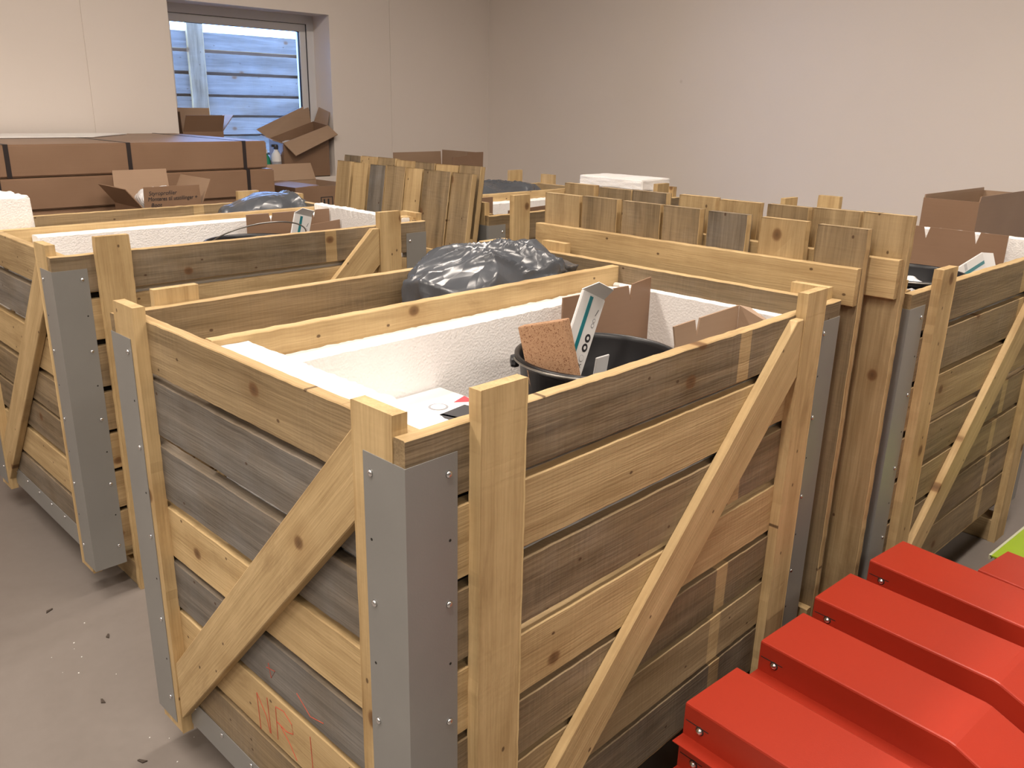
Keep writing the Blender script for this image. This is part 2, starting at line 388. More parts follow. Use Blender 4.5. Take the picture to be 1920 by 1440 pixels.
# ------------------------------------------------------------ crate
L, W, TT, TP, ST = 1.234, 0.905, 0.0225, 0.020, 0.0225
BR = [(0.0, 0.102), (0.121, 0.233), (0.251, 0.366), (0.384, 0.494), (0.507, 0.612), (0.626, 0.735), (0.747, 0.862)]
BB = 0.925                                     # underside of the boarding below the top edge
def screw(parent, pos, axis):
    mb = MB(); mb.lathe([(0.0001, 0.0035), (0.0026, 0.0033), (0.0046, 0.0022), (0.0056, 0.0)][::-1], CHROME, 10)
    o = mb.build('screw', parent, True, pos, axis); return o
SCREWME = None
def screw_at(parent, pos, axis):
    global SCREWME
    if SCREWME is None:
        o = screw(parent, pos, axis); SCREWME = o.data; return o
    o = bpy.data.objects.new('screw', SCREWME); C.objects.link(o); o.parent = parent; o.location = pos; o.rotation_euler = axis; return o
def crate(loc, rz, label, tl, te, group='wooden board crates with grey steel corners', pt=0.0, screws=True, ups=None, far_tone=None, grey=None, braces=True, postx=0.109, bandx=(0.83,)):
    """local origin: outer near-left corner on the floor"""
    t = empty('wooden_crate', loc, rz, label, 'crate', group)
    H = G
    up = ups or {}
    ul, us, ufl = up.get('long', 0.046), up.get('short', 0.026), up.get('farlong', 0.03)
    usr = up.get('shortright', us)
    far = far_tone or tl
    def side(y, out, tones, nm):
        mb = MB()
        for i, (a, b) in enumerate(BR):
            tn = tones[i % len(tones)]
            ra = random.uniform(-0.002, 0.002)
            bd = random.choice(bandx)+random.uniform(-0.02, 0.02) if tn > 0.5 else None
            if out < 0: mb.board((0, y+TT, H-b+ra), (1, 0, 0), (0, 0, 1), L, b-a, TT, tn*0.75, back=tn, band=bd, edge=0.12 if i == 0 else tn*0.8)
            else: mb.board((0, y, H-b+ra), (1, 0, 0), (0, 0, 1), L, b-a, TT, tn*0.9, back=tn*0.7, band=bd, edge=0.12 if i == 0 else tn*0.8)
        return mb.build(nm, t)
    # u x v = x cross z = -y : thickness grows towards -y from o
    side(0, -1, tl, 'side_panel')
    side(W, 1, far, 'side_panel')
    def end(x, tones):
        mb = MB()
        for i, (a, b) in enumerate(BR):
            tn = tones[i % len(tones)]
            mb.board((x, TT, H-b+random.uniform(-0.003, 0.003)), (0, 1, 0), (0, 0, 1), W-2*TT, b-a, TT, tn, back=tn*0.6, edge=0.15 if i == 0 else tn*0.8)
        mb.build('end_panel', t)
    end(ST, te)                # y cross z = +x : thickness grows towards +x
    end(L-ST-TT, te[::-1])
    if braces:
        mb = MB(); mb.box((0.16, TT+0.001, H-0.262), (L-0.12, TT+0.0025, H-0.06), GSHEET); mb.box((0.05, TT+0.001, H-0.75), (0.159, TT+0.0025, H-0.06), HOLE); mb.build('inner_sheet', t)  # grey sheet, plus a near-black plate painting the shade in the corner-side gaps
    # base and skids
    mb = MB()
    for k in range(7): mb.board((TT+0.03, TT+0.002+k*0.122, H-BB+0.02), (1, 0, 0), (0, 1, 0), L-2*TT-0.06, 0.118, 0.018, 0.3)
    mb.build('base', t)
    for x in (0.11, 1.02):
        mb = MB(); mb.board((x+0.002, -0.0, 0.001), (0, 1, 0), (0, 0, 1), W, H-BB-0.002, 0.083, 0.5); mb.build('skid', t)
    # long side posts
    for x in (postx, 1.0205):
        mb = MB(); mb.board((x, -0.0003, 0.0), (0, 0, 1), (1, 0, 0), H+ul, 0.088, -TP, pt)
        flip(mb); mb.build('post', t)
        mb = MB(); mb.board((x-0.02, W+0.0003, 0.0), (0, 0, 1), (1, 0, 0), H+ufl+0.01*(x > 0.5), 0.094, TP, pt); mb.build('post', t)
    # short side posts
    for x in (0.0, L-ST):
        for y in (TT+0.0005, W-TT-0.088):
            mb = MB(); mb.board((x, y, H-BB), (0, 0, 1), (0, 1, 0), BB+(us if x < 1 else usr)+random.uniform(-0.003, 0.003), 0.0875, -(ST-0.0006), pt); flip(mb); mb.build('post', t)
    # braces
    def poly_brace(P, n, mat_dir):
        P = [Vector(p) for p in P]; n = Vector(n); d = Vector(mat_dir).normalized(); q = d.cross(n).normalized()
        so = [random.uniform(-30, 30) for _ in range(3)]
        k = len(P); vs = P + [p+n for p in P]
        g = [((p.dot(d))+so[0], p.dot(q)+so[1], p.dot(n)*30+so[2]) for p in vs]
        nor = (P[1]-P[0]).cross(P[2]-P[0])
        fs = [tuple(range(k)), tuple(range(2*k-1, k-1, -1))] + [(i, i+k, (i+1) % k+k, (i+1) % k) for i in range(k)]
        if nor.dot(n) > 0: fs = [tuple(reversed(f)) for f in fs]
        mb = MB(); mb.add(vs, fs, WOOD, [0.06]*len(fs), g); o = mb.build('brace', t)
        md = o.modifiers.new('soft_edge', 'BEVEL'); md.width = 0.0018; md.segments = 1
    for s, x0 in ((1, 0.0), (-1, L)):
        X = lambda q: x0 + s*q
        y1, y2 = TT+0.0885, W-TT-0.0885
        poly_brace([(X(0.0002), y1, H-0.012), (X(0.0002), y1, H-0.150), (X(0.0002), y2-0.002, H-0.885), (X(0.0002), y2, H-0.745)], (s*(ST-0.0008), 0, 0), (0, 0.67, -0.73))
    for s, y0 in ((-1, 0.0), (1, W)) if braces else ():
        Y = y0 + s*0.0004
        poly_brace([(1.0195, Y, H-0.006), (0.992, Y, H-0.006), (0.235, Y, H-0.726), (0.1985, Y, H-0.758), (0.1985, Y, H-0.878), (1.0195, Y, H-0.128)], (0, s*(TP-0.0008), 0), (0.8, 0, 0.75))
    # steel corner angles
    mw, zt, zb = 0.0865, H-0.037, H-0.909
    e = 0.0016
    for cx in (0, 1):
        for cy in (0, 1):
            mb = MB()
            xx = -e if cx == 0 else L+e; yy = -e if cy == 0 else W+e
            sx = 1 if cx == 0 else -1; sy = 1 if cy == 0 else -1
            q = e*0.9; P = [(xx, yy), (xx+sx*(mw+e), yy), (xx+sx*(mw+e), yy+sy*q), (xx+sx*q, yy+sy*q), (xx+sx*q, yy+sy*(mw+e)), (xx, yy+sy*(mw+e))]
            n6 = 6; vs = [(a, b, zb) for a, b in P]+[(a, b, zt) for a, b in P]
            fs = [(5, 4, 3, 0), (3, 2, 1, 0), (6, 9, 10, 11), (6, 7, 8, 9)]+[(k, (k+1) % 6, (k+1) % 6+6, k+6) for k in range(6)]
            if sx*sy < 0: fs = [f[::-1] for f in fs]
            mb.add(vs, fs, STEEL)
            zz = [zt-0.028-0.098*k for k in range(9)]
            for k, z in enumerate(zz):
                if k % 2 == 1:
                    for q in ((xx+sx*(mw-0.012), yy-sy*0.0004, 0), (xx-sx*0.0004, yy+sy*(mw-0.012), 1)):
                        c = [(0.0022*math.cos(2*PI*j/8), 0.0022*math.sin(2*PI*j/8)) for j in range(8)]
                        vs = [((q[0]+a, q[1], z+b) if q[2] == 0 else (q[0], q[1]+a, z+b)) for a, b in c]
                        mb.prism(vs, (0, sy*0.0003, 0) if q[2] == 0 else (sx*0.0003, 0, 0), HOLE)
            o = mb.build('corner_bracket', t)
            if screws and (cx, cy) in ((0, 0), (0, 1), (1, 0)):
                for k, z in enumerate(zz):
                    if k % 2 == 0:
                        if cy == 0: screw_at(o, (xx+sx*(mw-0.014), yy, z), (PI/2, 0, 0))
                        if cx == 0: screw_at(o, (xx, yy+sy*(mw-0.014), z), (0, -PI/2, 0))
    for s, x0 in ((1, 0.0), (-1, L)):
        mb = MB(); xa, xb = x0+s*(ST-0.0025), x0+s*(ST-0.0009)
        mb.box((min(xa, xb), TT+0.09, H-0.905), (max(xa, xb), W-TT-0.092, H-0.838), STEEL)
        o = mb.build('kick_strip', t)
        if screws and s == 1:
            for k in range(6): screw_at(o, (xa, W-TT-0.118-0.118*k, H-0.85), (0, -PI/2, 0))
    # divider
    mb = MB(); mb.board((ST+TT+0.001, 0.6085, H-0.14), (1, 0, 0), (0, 0, 1), L-2*(ST+TT)-0.002, 0.139, 0.0235, 0.0, edge=-0.15)
    mb.board((ST+TT+0.001, 0.6085, H-0.30), (1, 0, 0), (0, 0, 1), L-2*(ST+TT)-0.002, 0.139, 0.0235, 0.2)
    mb.build('divider', t)
    return t
def flip(mb):
    mb.f = [tuple(reversed(f)) for f in mb.f]

def to_world(loc, rz, p):
    c, s = math.cos(rz), math.sin(rz); return (loc[0]+c*p[0]-s*p[1], loc[1]+s*p[0]+c*p[1], loc[2]+p[2])

# tones: 0 fresh pine, 1 weathered brown, 2 weathered grey
LA, LB, LC, LE, LF = (0, 0, 0.003), (0.1155, 1.5825, 0.006), (1.4239, -0.0836, 0.006), (1.63, 1.535, 0.0), (2.79, 0.12, 0.0)
RA, RB, RC, RE, RF = 0, -0.0122, -0.0398, -0.015, -0.01
crate((0, 0, 0), RA, 'largest wooden crate in the foreground with red chalk letters on its end', [1.15, 0.22, 1.05, 0.12, 1.0, 0.75, 1.3], [0.72, 1.9, 1.85, 0.0, 1.95, 0.05, 1.05],
      far_tone=[1.2, 0.8, 0.9, 0.6, 0.7, 0.8, 0.9])
crate(LB[:2]+(0,), RB, 'wooden crate behind the foreground crate at the left, white foam block in its corner', [1.2, 0.3, 1.0, 0.8, 0.4, 0.5, 0.6], [0.45, 1.8, 0.15, 1.0, 1.2, 0.2, 1.4],
      far_tone=[1.1, 0.8, 0.9, 0.6, 0.7, 0.8, 0.9])
crate(LC[:2]+(0,), RC, 'wooden crate at the right edge beyond the two leaning slat lids', [0.95, 1.0, 0.55, 0.95, 0.75, 1.0, 0.9], [0.8, 0.6, 0.9, 0.5, 0.9, 0.7, 0.6], ups={'shortright': 0.085, 'farlong': 0.07})
crate(LE[:2]+(0,), RE, 'wooden crate in the back near the room corner under the white foam slab', [1.0, 0.3, 1.0, 0.5, 0.9, 0.7, 0.8], [0.9, 0.6, 1.0, 0.8, 0.9, 0.7, 0.6],
      far_tone=[0.9, 0.8, 0.9, 0.6, 0.7, 0.8, 0.9], ups={'long': 0.07, 'farlong': 0.06, 'short': 0.045}, screws=True)
None and crate(LF[:2]+(0,), RF, 'wooden crate by the right wall, mostly hidden, carrying the large brown carton', [0.6], [0.7], screws=False, ups={'long': 0.04, 'farlong': 0.04})

# red chalk letters on the end of the foreground crate
def strokes(name, lines, fx, r, mat, parent=None):
    mb = MB()
    for ln in lines:
        P = [fx(*p) for p in ln]
        if len(P) == 2: P = [P[0], tuple((a+b)/2 for a, b in zip(*P)), P[1]]
        mb.tube(P, r, mat, 5)
    return mb.build(name, parent)
par = [o for o in C.objects if o.name == 'wooden_crate'][0]
ep = [o for o in par.children if o.name.startswith('end_panel')][0]
fx = lambda a, b: (ST-0.0002, a, G+b)
for ln in ([[(0.485, -0.655), (0.480, -0.735)], [(0.485, -0.655), (0.455, -0.69), (0.445, -0.722)], [(0.447, -0.645), (0.442, -0.722)]],
    [[(0.418, -0.65), (0.418, -0.72)], [(0.418, -0.648), (0.39, -0.642), (0.365, -0.655), (0.362, -0.675), (0.385, -0.683), (0.418, -0.680)], [(0.405, -0.682), (0.375, -0.705), (0.355, -0.728)]],
    [[(0.305, -0.645), (0.302, -0.725)]]):
    strokes('chalk_letter', ln, fx, 0.0009, REDCH, ep)
strokes('chalk_mark', [[(0.44, -0.575), (0.41, -0.568), (0.425, -0.59), (0.432, -0.562)]], fx, 0.0008, REDCH, ep)
strokes('chalk_mark', [[(0.34, -0.575), (0.30, -0.60), (0.26, -0.59)]], fx, 0.0008, REDCH, ep)
# grey sheet seen in the gaps of the front boards


# ------------------------------------------------------------ foam panels
def foam(a, b, label, rag=0.004, rz=0, piv=None, group='white foam panels lining the crates'):
    """foam panel with ragged upper edges"""
    (x0, y0, z0), (x1, y1, z1) = a, b
    lx, ly = x1-x0, y1-y0
    along = 0 if lx > ly else 1
    n = max(6, int(max(lx, ly)/0.008)); vs = []; fs = []
    ph = random.uniform(0, 50)
    K = 10
    for i in range(n+1):
        t = i/n
        ja = rag*noise.noise(Vector((ph, t*n*0.7, 0)))+rag*0.5*noise.noise(Vector((ph, t*n*0.9, 5))); jb = rag*noise.noise(Vector((ph+7, t*n*0.7, 0)))+rag*0.5*noise.noise(Vector((ph+3, t*n*0.9, 5)))
        jz = rag*0.5*noise.noise(Vector((ph+17, t*n*0.3, 0)))
        w_ = ly if along == 0 else lx; c = 0.004
        sec = [(0, z0-z1), (0, -0.03), (0+ja*0.4, -c+jz), (c+ja, 0+jz), (w_*0.35, jz*0.3+0.001), (w_*0.65, -jz*0.3+0.0005), (w_-c+jb, 0+jz), (w_+jb*0.4, -c+jz), (w_, -0.03), (w_, z0-z1)]
        for q, z in sec:
            vs.append((t*lx, q, z-(z0-z1)) if along == 0 else (q, t*ly, z-(z0-z1)))
    for i in range(n):
        for j in range(K):
            k = (j+1) % K; f = (i*K+j, i*K+k, (i+1)*K+k, (i+1)*K+j); fs.append(f if along == 0 else f[::-1])
    e0, e1 = tuple(range(K)), tuple(range(n*K, n*K+K))
    fs += [e0[::-1], e1] if along == 0 else [e0, e1[::-1]]
    fs = [f[::-1] for f in fs]
    mb = MB(); mb.add(vs, fs, FOAM); o = mb.build('foam_board', None, False, (x0, y0, z0), (0, 0, rz)); return tag(o, label, 'foam', group)
ZB = G-BB+0.04
foam((0.13, 0.528, ZB), (1.150, 0.583, G-0.05), 'long white foam panel along the divider inside the foreground crate')
foam((0.050, 0.03, ZB), (0.118, 0.584, G-0.013), 'ragged white foam panel along the left end board of the foreground crate', 0.005)
foam((1.167, 0.03, ZB), (1.187, 0.584, G-0.045), 'white foam panel at the far right end inside the foreground crate', 0.002)
def foamin(lc, rz, a, b, *k, **kw):
    o = foam(a, b, *k, **kw); p = to_world(lc, rz, a); o.location = p; o.rotation_euler = (0, 0, rz); return o
bz = (LB[0], LB[1], 0)
foamin(bz, RB, (0.13, 0.528, ZB), (1.150, 0.583, G-0.02), 'long white foam panel along the divider of the left rear crate', 0.002)
foamin(bz, RB, (1.152, 0.03, ZB), (1.187, 0.584, G+0.012), 'white foam panel at the right end of the left rear crate', 0.009)
foamin(bz, RB, (0.050, 0.03, ZB), (0.095, 0.584, G-0.05), 'white foam panel at the left end of the left rear crate', 0.002)
cz = (LC[0], LC[1], 0)
foamin(cz, RC, (0.13, 0.528, ZB), (1.150, 0.583, G-0.04), 'long white foam panel inside the crate at the right edge')
foamin(cz, RC, (1.152, 0.03, ZB), (1.187, 0.584, G+0.012), 'white foam panel beside the notched cardboard of the crate at the right edge', 0.006)
ez = (LE[0], LE[1], 0)
foamin(ez, RE, (0.10, 0.528, ZB), (1.130, 0.583, G-0.035), 'long white foam panel inside the crate near the room corner')
foamin(ez, RE, (1.132, 0.03, ZB), (1.187, 0.584, G+0.022), 'upright white foam panel under the loose foam slab', 0.002)
# loose slab and block
def slab(a, b, label, rag=0.003, rz=0, cat='foam', name='foam_slab', top=8):
    import bmesh
    bm = bmesh.new(); bmesh.ops.create_cube(bm, size=1)
    c = [(a[i]+b[i])/2 for i in range(3)]
    for v in bm.verts: v.co = Vector([(b[i]-a[i])*v.co[i] for i in range(3)])
    bmesh.ops.bevel(bm, geom=bm.edges[:], offset=0.004, segments=2, affect='EDGES')
    bmesh.ops.subdivide_edges(bm, edges=[e for e in bm.edges if e.calc_length() > 0.03], cuts=top, use_grid_fill=True)
    for v in bm.verts: v.co += Vector((noise.noise(v.co*70), noise.noise(v.co*70+Vector((9, 0, 0))), noise.noise(v.co*70+Vector((0, 9, 0)))))*rag
    bm.verts.index_update(); mb = MB(); mb.add([v.co.copy() for v in bm.verts], [[v.index for v in f.verts] for f in bm.faces], FOAM); bm.free()
    return tag(mb.build(name, None, False, c, (0, 0, rz)), label, cat)
slab((2.70, 1.62, G+0.0275), (2.925, 2.0, G+0.075), 'loose white foam slab lying across the crate near the room corner', 0.002)
slab((0.168, 2.20, ZB+0.2), (0.277, 2.43, G+0.092), 'rough white foam block standing in the left rear crate at the photo edge', 0.006, name='foam_block')

# ------------------------------------------------------------ leaning slat lids
def lid(name_label, ys, x, tones, top, rail_y, rail_z, lean=0.0, base=None, railx=-1, rails=None, zbot=0.0, topj=0.003):
    """slats stand upright; local x = thickness, y = across, z = up the slats"""
    bx = base if base is not None else x
    y0 = min(min(p) for p in ys)
    t = empty('slat_lid', (bx, y0, zbot), 0, name_label, 'lid', 'slatted wooden crate lids leaning upright')
    t.rotation_euler = (0, lean, 0)
    for i, (a, b) in enumerate(ys):
        mb = MB(); h = top + random.uniform(-topj, topj)
        mb.board((0.0, a-y0, 0), (0, 0, 1), (0, 1, 0), h, b-a, -0.0215, tones[i]*0.9, back=tones[i], edge=0.2)
        flip(mb); mb.build('slat', t)
    for (ra, rb, z0, z1) in rails:
        mb = MB(); mb.board((-0.0225, ra-y0, z0), (0, 1, 0), (0, 0, 1), rb-ra, z1-z0, 0.0218, 0.03); mb.build('rail', t)
    return t
lid('front slat lid between the two right crates with the long pale rail across it', [(0.939, 0.81), (0.798, 0.677), (0.657, 0.533), (0.523, 0.413), (0.388, 0.279), (0.242, 0.128), (0.100, -0.017)], 1.284,
    [0.6, 1.05, 1.1, 1.1, 1.7, 0.3, 0.95], G+0.1545, None, None, rails=[(-0.015, 0.955, G-0.018, G+0.0665), (-0.015, 0.955, 0.12, 0.205)])
lid('second slat lid standing behind the front one, its dark topped slats slightly taller', [(0.92, 0.81), (0.789, 0.677), (0.673, 0.56), (0.518, 0.41), (0.397, 0.286), (0.261, 0.156), (0.143, 0.032), (0.024, -0.084)], 1.347,
    [0.7, 1.0, 1.3, 0.3, 0.25, 0.95, 0.6, 0.5], G+0.180, None, None, rails=[(-0.078, 0.90, G+0.0, G+0.088), (-0.078, 0.90, 0.12, 0.205)])
LEAN = math.atan(0.15)
lh = (G+0.155)/math.cos(LEAN)
lid('front lid of seven mixed slats leaning between the two rear crates', [(2.393, 2.295), (2.275, 2.181), (2.162, 2.059), (2.053, 1.935), (1.927, 1.832), (1.820, 1.667), (1.655, 1.548)], 0,
    [0.55, 0.15, 2.0, 0.85, 0.12, 1.05, 0.95], lh, None, None, lean=LEAN, base=1.385, rails=[(1.55, 2.39, 0.2, 0.29), (1.55, 2.39, 0.8, 0.88)])
lid('second slat lid directly behind the seven mixed slats', [(2.41, 2.294), (2.285, 2.185), (2.175, 2.058), (2.048, 1.936), (1.93, 1.814), (1.805, 1.68), (1.67, 1.556)], 0,
    [1.5, 0.4, 0.8, 0.3, 1.1, 0.15, 1.0], lh+0.022, None, None, lean=LEAN, base=1.431, rails=[(1.556, 2.41, 0.25, 0.33), (1.556, 2.41, 0.85, 0.93)])

# ------------------------------------------------------------ cartons
def carton(name, loc, rz, size, label, cat='box', flaps=(), top=False, fl=None, mats=(CARD, CARD_IN), group=None, th=0.004, content=None):
    """size (w,d,h); flaps: list of (side, length, angle from vertical outwards in degrees)"""
    w_, d_, h_ = size
    t = empty(name, loc, rz, label, cat, group)
    mb = MB()
    A, B = mats
    def wall(a, b, inner):
        mb.box(a, b, A)
    mb.box((0, 0, 0), (w_, d_, th), A)
    mb.box((0, 0, th), (w_, th, h_), A); mb.box((0, d_-th, th), (w_, d_, h_), A)
    mb.box((0, th, th), (th, d_-th, h_), A); mb.box((w_-th, th, th), (w_, d_-th, h_), A)
    # lighter inner faces
    e = 0.0006
    mb.box((th, th, th), (w_-th, th+e, h_), B); mb.box((th, d_-th-e, th), (w_-th, d_-th, h_), B)
    mb.box((th, th, th), (th+e, d_-th, h_), B); mb.box((w_-th-e, th, th), (w_-th, d_-th, h_), B)
    if top: mb.box((0, 0, h_-th), (w_, d_, h_), A)
    mb.build('body', t)
    for side, ln, ang in flaps:
        a = math.radians(ang); m2 = MB(); sl = 0.004
        if side in ('near', 'far'): wd = w_
        else: wd = d_
        P = [(sl, 0), (wd-sl, 0), (wd-sl*2, ln), (sl*2, ln)]
        o_, u_, out = {'near': ((0, 0), (1, 0), (0, -1)), 'far': ((0, d_), (1, 0), (0, 1)), 'left': ((0, 0), (0, 1), (-1, 0)), 'right': ((w_, 0), (0, 1), (1, 0))}[side]
        def q(s_, r_, off):
            ox = out[0]*(math.sin(a)*r_ - math.cos(a)*off); oy = out[1]*(math.sin(a)*r_ - math.cos(a)*off)
            return (o_[0]+u_[0]*s_+ox, o_[1]+u_[1]*s_+oy, h_+math.cos(a)*r_+math.sin(a)*off)
        outer = [Vector(q(s_, r_, 0)) for s_, r_ in P]; mid = [Vector(q(s_, r_, th*0.8)) for s_, r_ in P]; inn = [Vector(q(s_, r_, th*0.8+0.0006)) for s_, r_ in P]
        m2.prism(outer, mid[0]-outer[0], A); m2.prism(mid, inn[0]-mid[0], B)
        m2.build('flap', t)
    return t

# long strapped packages in front of the window wall
def package(x, y, z, w_, d_, h_, straps, label):
    t = empty('strapped_package', (x, y, z), 0, label, 'package', 'long strapped cardboard packages under the window')
    mb = MB(); mb.bbox((0, 0, 0), (w_, d_, h_), CARD, 0.006); mb.build('body', t)
    for s in straps:
        m2 = MB(); e = 0.0015; ww = 0.009
        m2.box((s-ww, -e, -0.0004), (s+ww, 0.0002, h_+e), STRAP); m2.box((s-ww, 0, h_-0.0002), (s+ww, d_, h_+e), STRAP); m2.box((s-ww, d_-0.0002, -0.0004), (s+ww, d_+e, h_+e), STRAP)
        m2.build('strap', t)
    return t
PX0 = -0.35
zt = G+0.205
package(PX0, 3.08, zt-0.128, 1.62-PX0, 0.98, 0.128, [0.475-PX0, 0.955-PX0, 1.50-PX0, 0.0], 'topmost strapped package of the stack under the window')
hh = [0.128]*6
z = zt-0.128
k = 0
labels = ['second strapped package from the top, slightly longer than the topmost', 'third strapped package down, its top edge just above the left rear crate']
while z - 0.131 > -0.05:
    z -= 0.1312; k += 1
    if z < 0: break
    package(PX0-0.005*k, 3.07-0.004*(k % 2), z, 1.63-PX0+0.02*(k % 2), 0.98, 0.128, [0.43-PX0, 0.94-PX0, 1.51-PX0], labels[k-1] if k <= 2 else '%s strapped package down in the stack under the window' % ('fourth', 'fifth', 'sixth', 'seventh', 'eighth', 'ninth')[k-3])
bottom = z if z >= 0 else z+0.1312
m = MB(); m.box((PX0, 3.09, 0), (1.6, 4.03, max(0.01, bottom-0.003)), WOOD, 0.5); o = m.build('wooden_pallet'); tag(o, 'wooden pallet carrying the strapped packages under the window', 'pallet')
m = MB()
P = [(PX0, 3.62), (1.02, 3.62), (1.30, 3.93), (1.20, 4.02), (PX0, 4.02)]  # tapered white sheet stands in for a glossy sheen on the package top
m.prism([(a, b, zt+0.0022) for a, b in P], (0, 0, 0.004), FOAM); tag(m.build('sheen_sheet'), 'thin white sheet imitating the sheen along the back of the topmost package', 'sheet')

# note box behind the left rear crate
carton('cardboard_box', (0.78, 2.66, 0), 0.0, (0.60, 0.34, 0.46), 'closed brown carton on the floor behind the left rear crate', top=True, group='cartons behind the left rear crate')
t = carton('cardboard_box', (0.825, 2.68, 0.462), -0.02, (0.245, 0.30, G-0.03-0.462), 'open brown carton with handwriting on its raised flap', flaps=[('near', 0.085, 1), ('far', 0.13, 6), ('left', 0.10, 38), ('right', 0.115, 26)], group='cartons behind the left rear crate')
m = MB()
def wtext(body, parent, loc, rot, size, mat, name='handwriting', shear=0.2, sx=1.0):
    c = bpy.data.curves.new(name, 'FONT'); c.body = body; c.size = size; c.shear = shear; c.extrude = 0.0002; c.materials.append(mat)
    o = bpy.data.objects.new(name, c); C.objects.link(o); o.location = loc; o.rotation_euler = rot; bpy.context.view_layer.update(); me = bpy.data.meshes.new_from_object(o); bpy.data.objects.remove(o)
    o = bpy.data.objects.new(name, me); C.objects.link(o); o.location = loc; o.rotation_euler = rot; o.parent = parent; o.scale = (sx, 1, 1); return o
hh0 = G-0.03-0.462
wtext('Styroprofiler', t, (0.025, -0.0015, hh0+0.052), (PI/2, 0, 0), 0.022, PRINT)
wtext('Monteres til utstillinger +', t, (0.02, -0.0015, hh0+0.030), (PI/2, 0, 0), 0.022, PRINT, sx=0.9)
wtext('Boot', t, (0.03, -0.0015, hh0+0.006), (PI/2, 0, 0), 0.022, PRINT)
# white packing film in it
def blob(name, c, r, seed, mat, amp, freq, label, cat, group=None, n=(72, 44), power=0.75, flat=None, crease=0.0, rz=0):
    nu, nv = n; vs = []; fs = []
    for j in range(nv+1):
        ph = -PI/2 + PI*j/nv
        for i in range(nu):
            th = 2*PI*i/nu
            cx, sx_ = math.cos(th), math.sin(th); cp, sp = math.cos(ph), math.sin(ph)
            f = lambda q, e: math.copysign(abs(q)**e, q)
            p = Vector((f(cx, power)*f(cp, power), f(sx_, power)*f(cp, power), f(sp, power)))
            q = Vector((p.x*r[0], p.y*r[1], p.z*r[2])); nn = Vector((p.x/r[0], p.y/r[1], p.z/r[2])).normalized()
            s_ = Vector((seed, seed*0.7, 0))
            qq = q*freq*0.62 + s_ + Vector((noise.noise(q*freq*0.6+s_), noise.noise(q*freq*0.6-s_), 0))*1.2
            d = noise.noise(qq*0.5)*1.0
            rd = 1-abs(noise.noise(qq)); d += (rd**4-0.4)*0.8
            rd = 1-abs(noise.noise(Vector((qq.x*1.9+qq.y*1.3, qq.y*0.9-qq.x*0.5, qq.z*1.2))+s_)); d += (rd**9-0.15)*crease*1.4
            q = q + nn*d*amp
            if flat is not None and q.z < flat: q.z = flat + (q.z-flat)*0.05
            vs.append(q)
    for j in range(nv):
        for i in range(nu):
            a = j*nu+i; b = j*nu+(i+1) % nu; fs.append((a, b, b+nu, a+nu))
    mb = MB(); mb.add(vs, fs, mat); o = mb.build(name, None, True, c, (0, 0, rz)); return tag(o, label, cat, group)
blob('packing_film', (0.955, 2.83, G-0.02), (0.09, 0.09, 0.055), 3.1, WFILM, 0.012, 20, 'crumpled white packing film inside the carton with handwriting', 'film', n=(40, 24))

# box under the window beside the lids
carton('cardboard_box', (1.86, 3.28, 0), 0.0, (0.50, 0.45, 0.42), 'closed brown carton on the floor under the window', top=True, group='cartons under the window')
t = carton('cardboard_box', (1.90, 3.30, 0.4215), 0.03, (0.40, 0.38, G-0.05-0.4215), 'open brown carton with two printed bars below the sill box', flaps=[('far', 0.10, 25), ('left', 0.16, -88)], group='cartons under the window')
m = MB()
for a, b, c_, d_ in ((0.16, 0.165, -0.17, -0.06), (0.235, 0.24, -0.17, -0.06), (0.16, 0.24, -0.062, -0.058), (0.178, 0.188, -0.15, -0.07), (0.205, 0.215, -0.15, -0.07)):
    m.box((a, -0.0012, G-0.05-0.4215+c_), (b, -0.0002, G-0.05-0.4215+d_), PRINT)
m.build('printed_bars', t)
# cartons by the room corner behind the rear crate
t = carton('cardboard_box', (2.87, 3.30, 0), 0.0, (0.415, 0.40, G-0.04), 'tall open brown carton in the room corner behind the rear crate', flaps=[('far', 0.13, 3), ('right', 0.14, 0)])
m = MB(); hb = G-0.04; m.prism([(0.15, 0, hb), (0.413, 0, hb), (0.413, -0.004, hb+0.145), (0.275, -0.004, hb+0.145), (0.275, -0.004, hb+0.125), (0.15, -0.004, hb+0.118)], (0, 0.004, 0), CARD); m.build('flap', t)
# tall carton beyond the crate at the right edge
t = carton('cardboard_box', (2.895, 0.232, 0), -0.06, (0.60, 0.205, G+0.088), 'tall open brown carton by the right wall beyond the right edge crate', flaps=[('near', 0.02, 3), ('far', 0.012, 2)])

# boxes on the window sill
t = carton('cardboard_box', (2.335, YW+0.012, WZ0+0.001), 0.0, (0.335, 0.17, 0.262), 'open brown carton on the right of the window sill with four spread flaps', group='open cartons on the window sill')
bpy.data.objects.remove(t.children[0]); 
mb = MB(); w_, d_, th = 0.335, 0.17, 0.004
zf = lambda x: 0.215 + 0.105*x/w_           # the top edge is bent up to the right
def quad(mb, P, n, mat): mb.prism(P, n, mat)
quad(mb, [(0, 0, 0), (w_, 0, 0), (w_, 0, zf(w_)), (0, 0, zf(0))], (0, th, 0), CARD)
quad(mb, [(0, d_, 0), (w_, d_, 0), (w_, d_, zf(w_)+0.02), (0, d_, zf(0)+0.02)], (0, -th, 0), CARD)
quad(mb, [(0, th, 0), (0, d_-th, 0), (0, d_-th, zf(0)+0.02), (0, th, zf(0))], (th, 0, 0), CARD)
quad(mb, [(w_, th, 0), (w_, d_-th, 0), (w_, d_-th, zf(w_)+0.02), (w_, th, zf(w_))], (-th, 0, 0), CARD)
mb.box((0, 0, 0), (w_, d_, th), CARD)
mb.build('body', t)
def flapq(P, n, a=CARD_IN, b=CARD):
    mb = MB(); mb.prism([Vector(p) for p in P], n, a); mb.prism([Vector(p)+Vector(n) for p in P], Vector(n)*0.4, b); mb.build('flap', t)
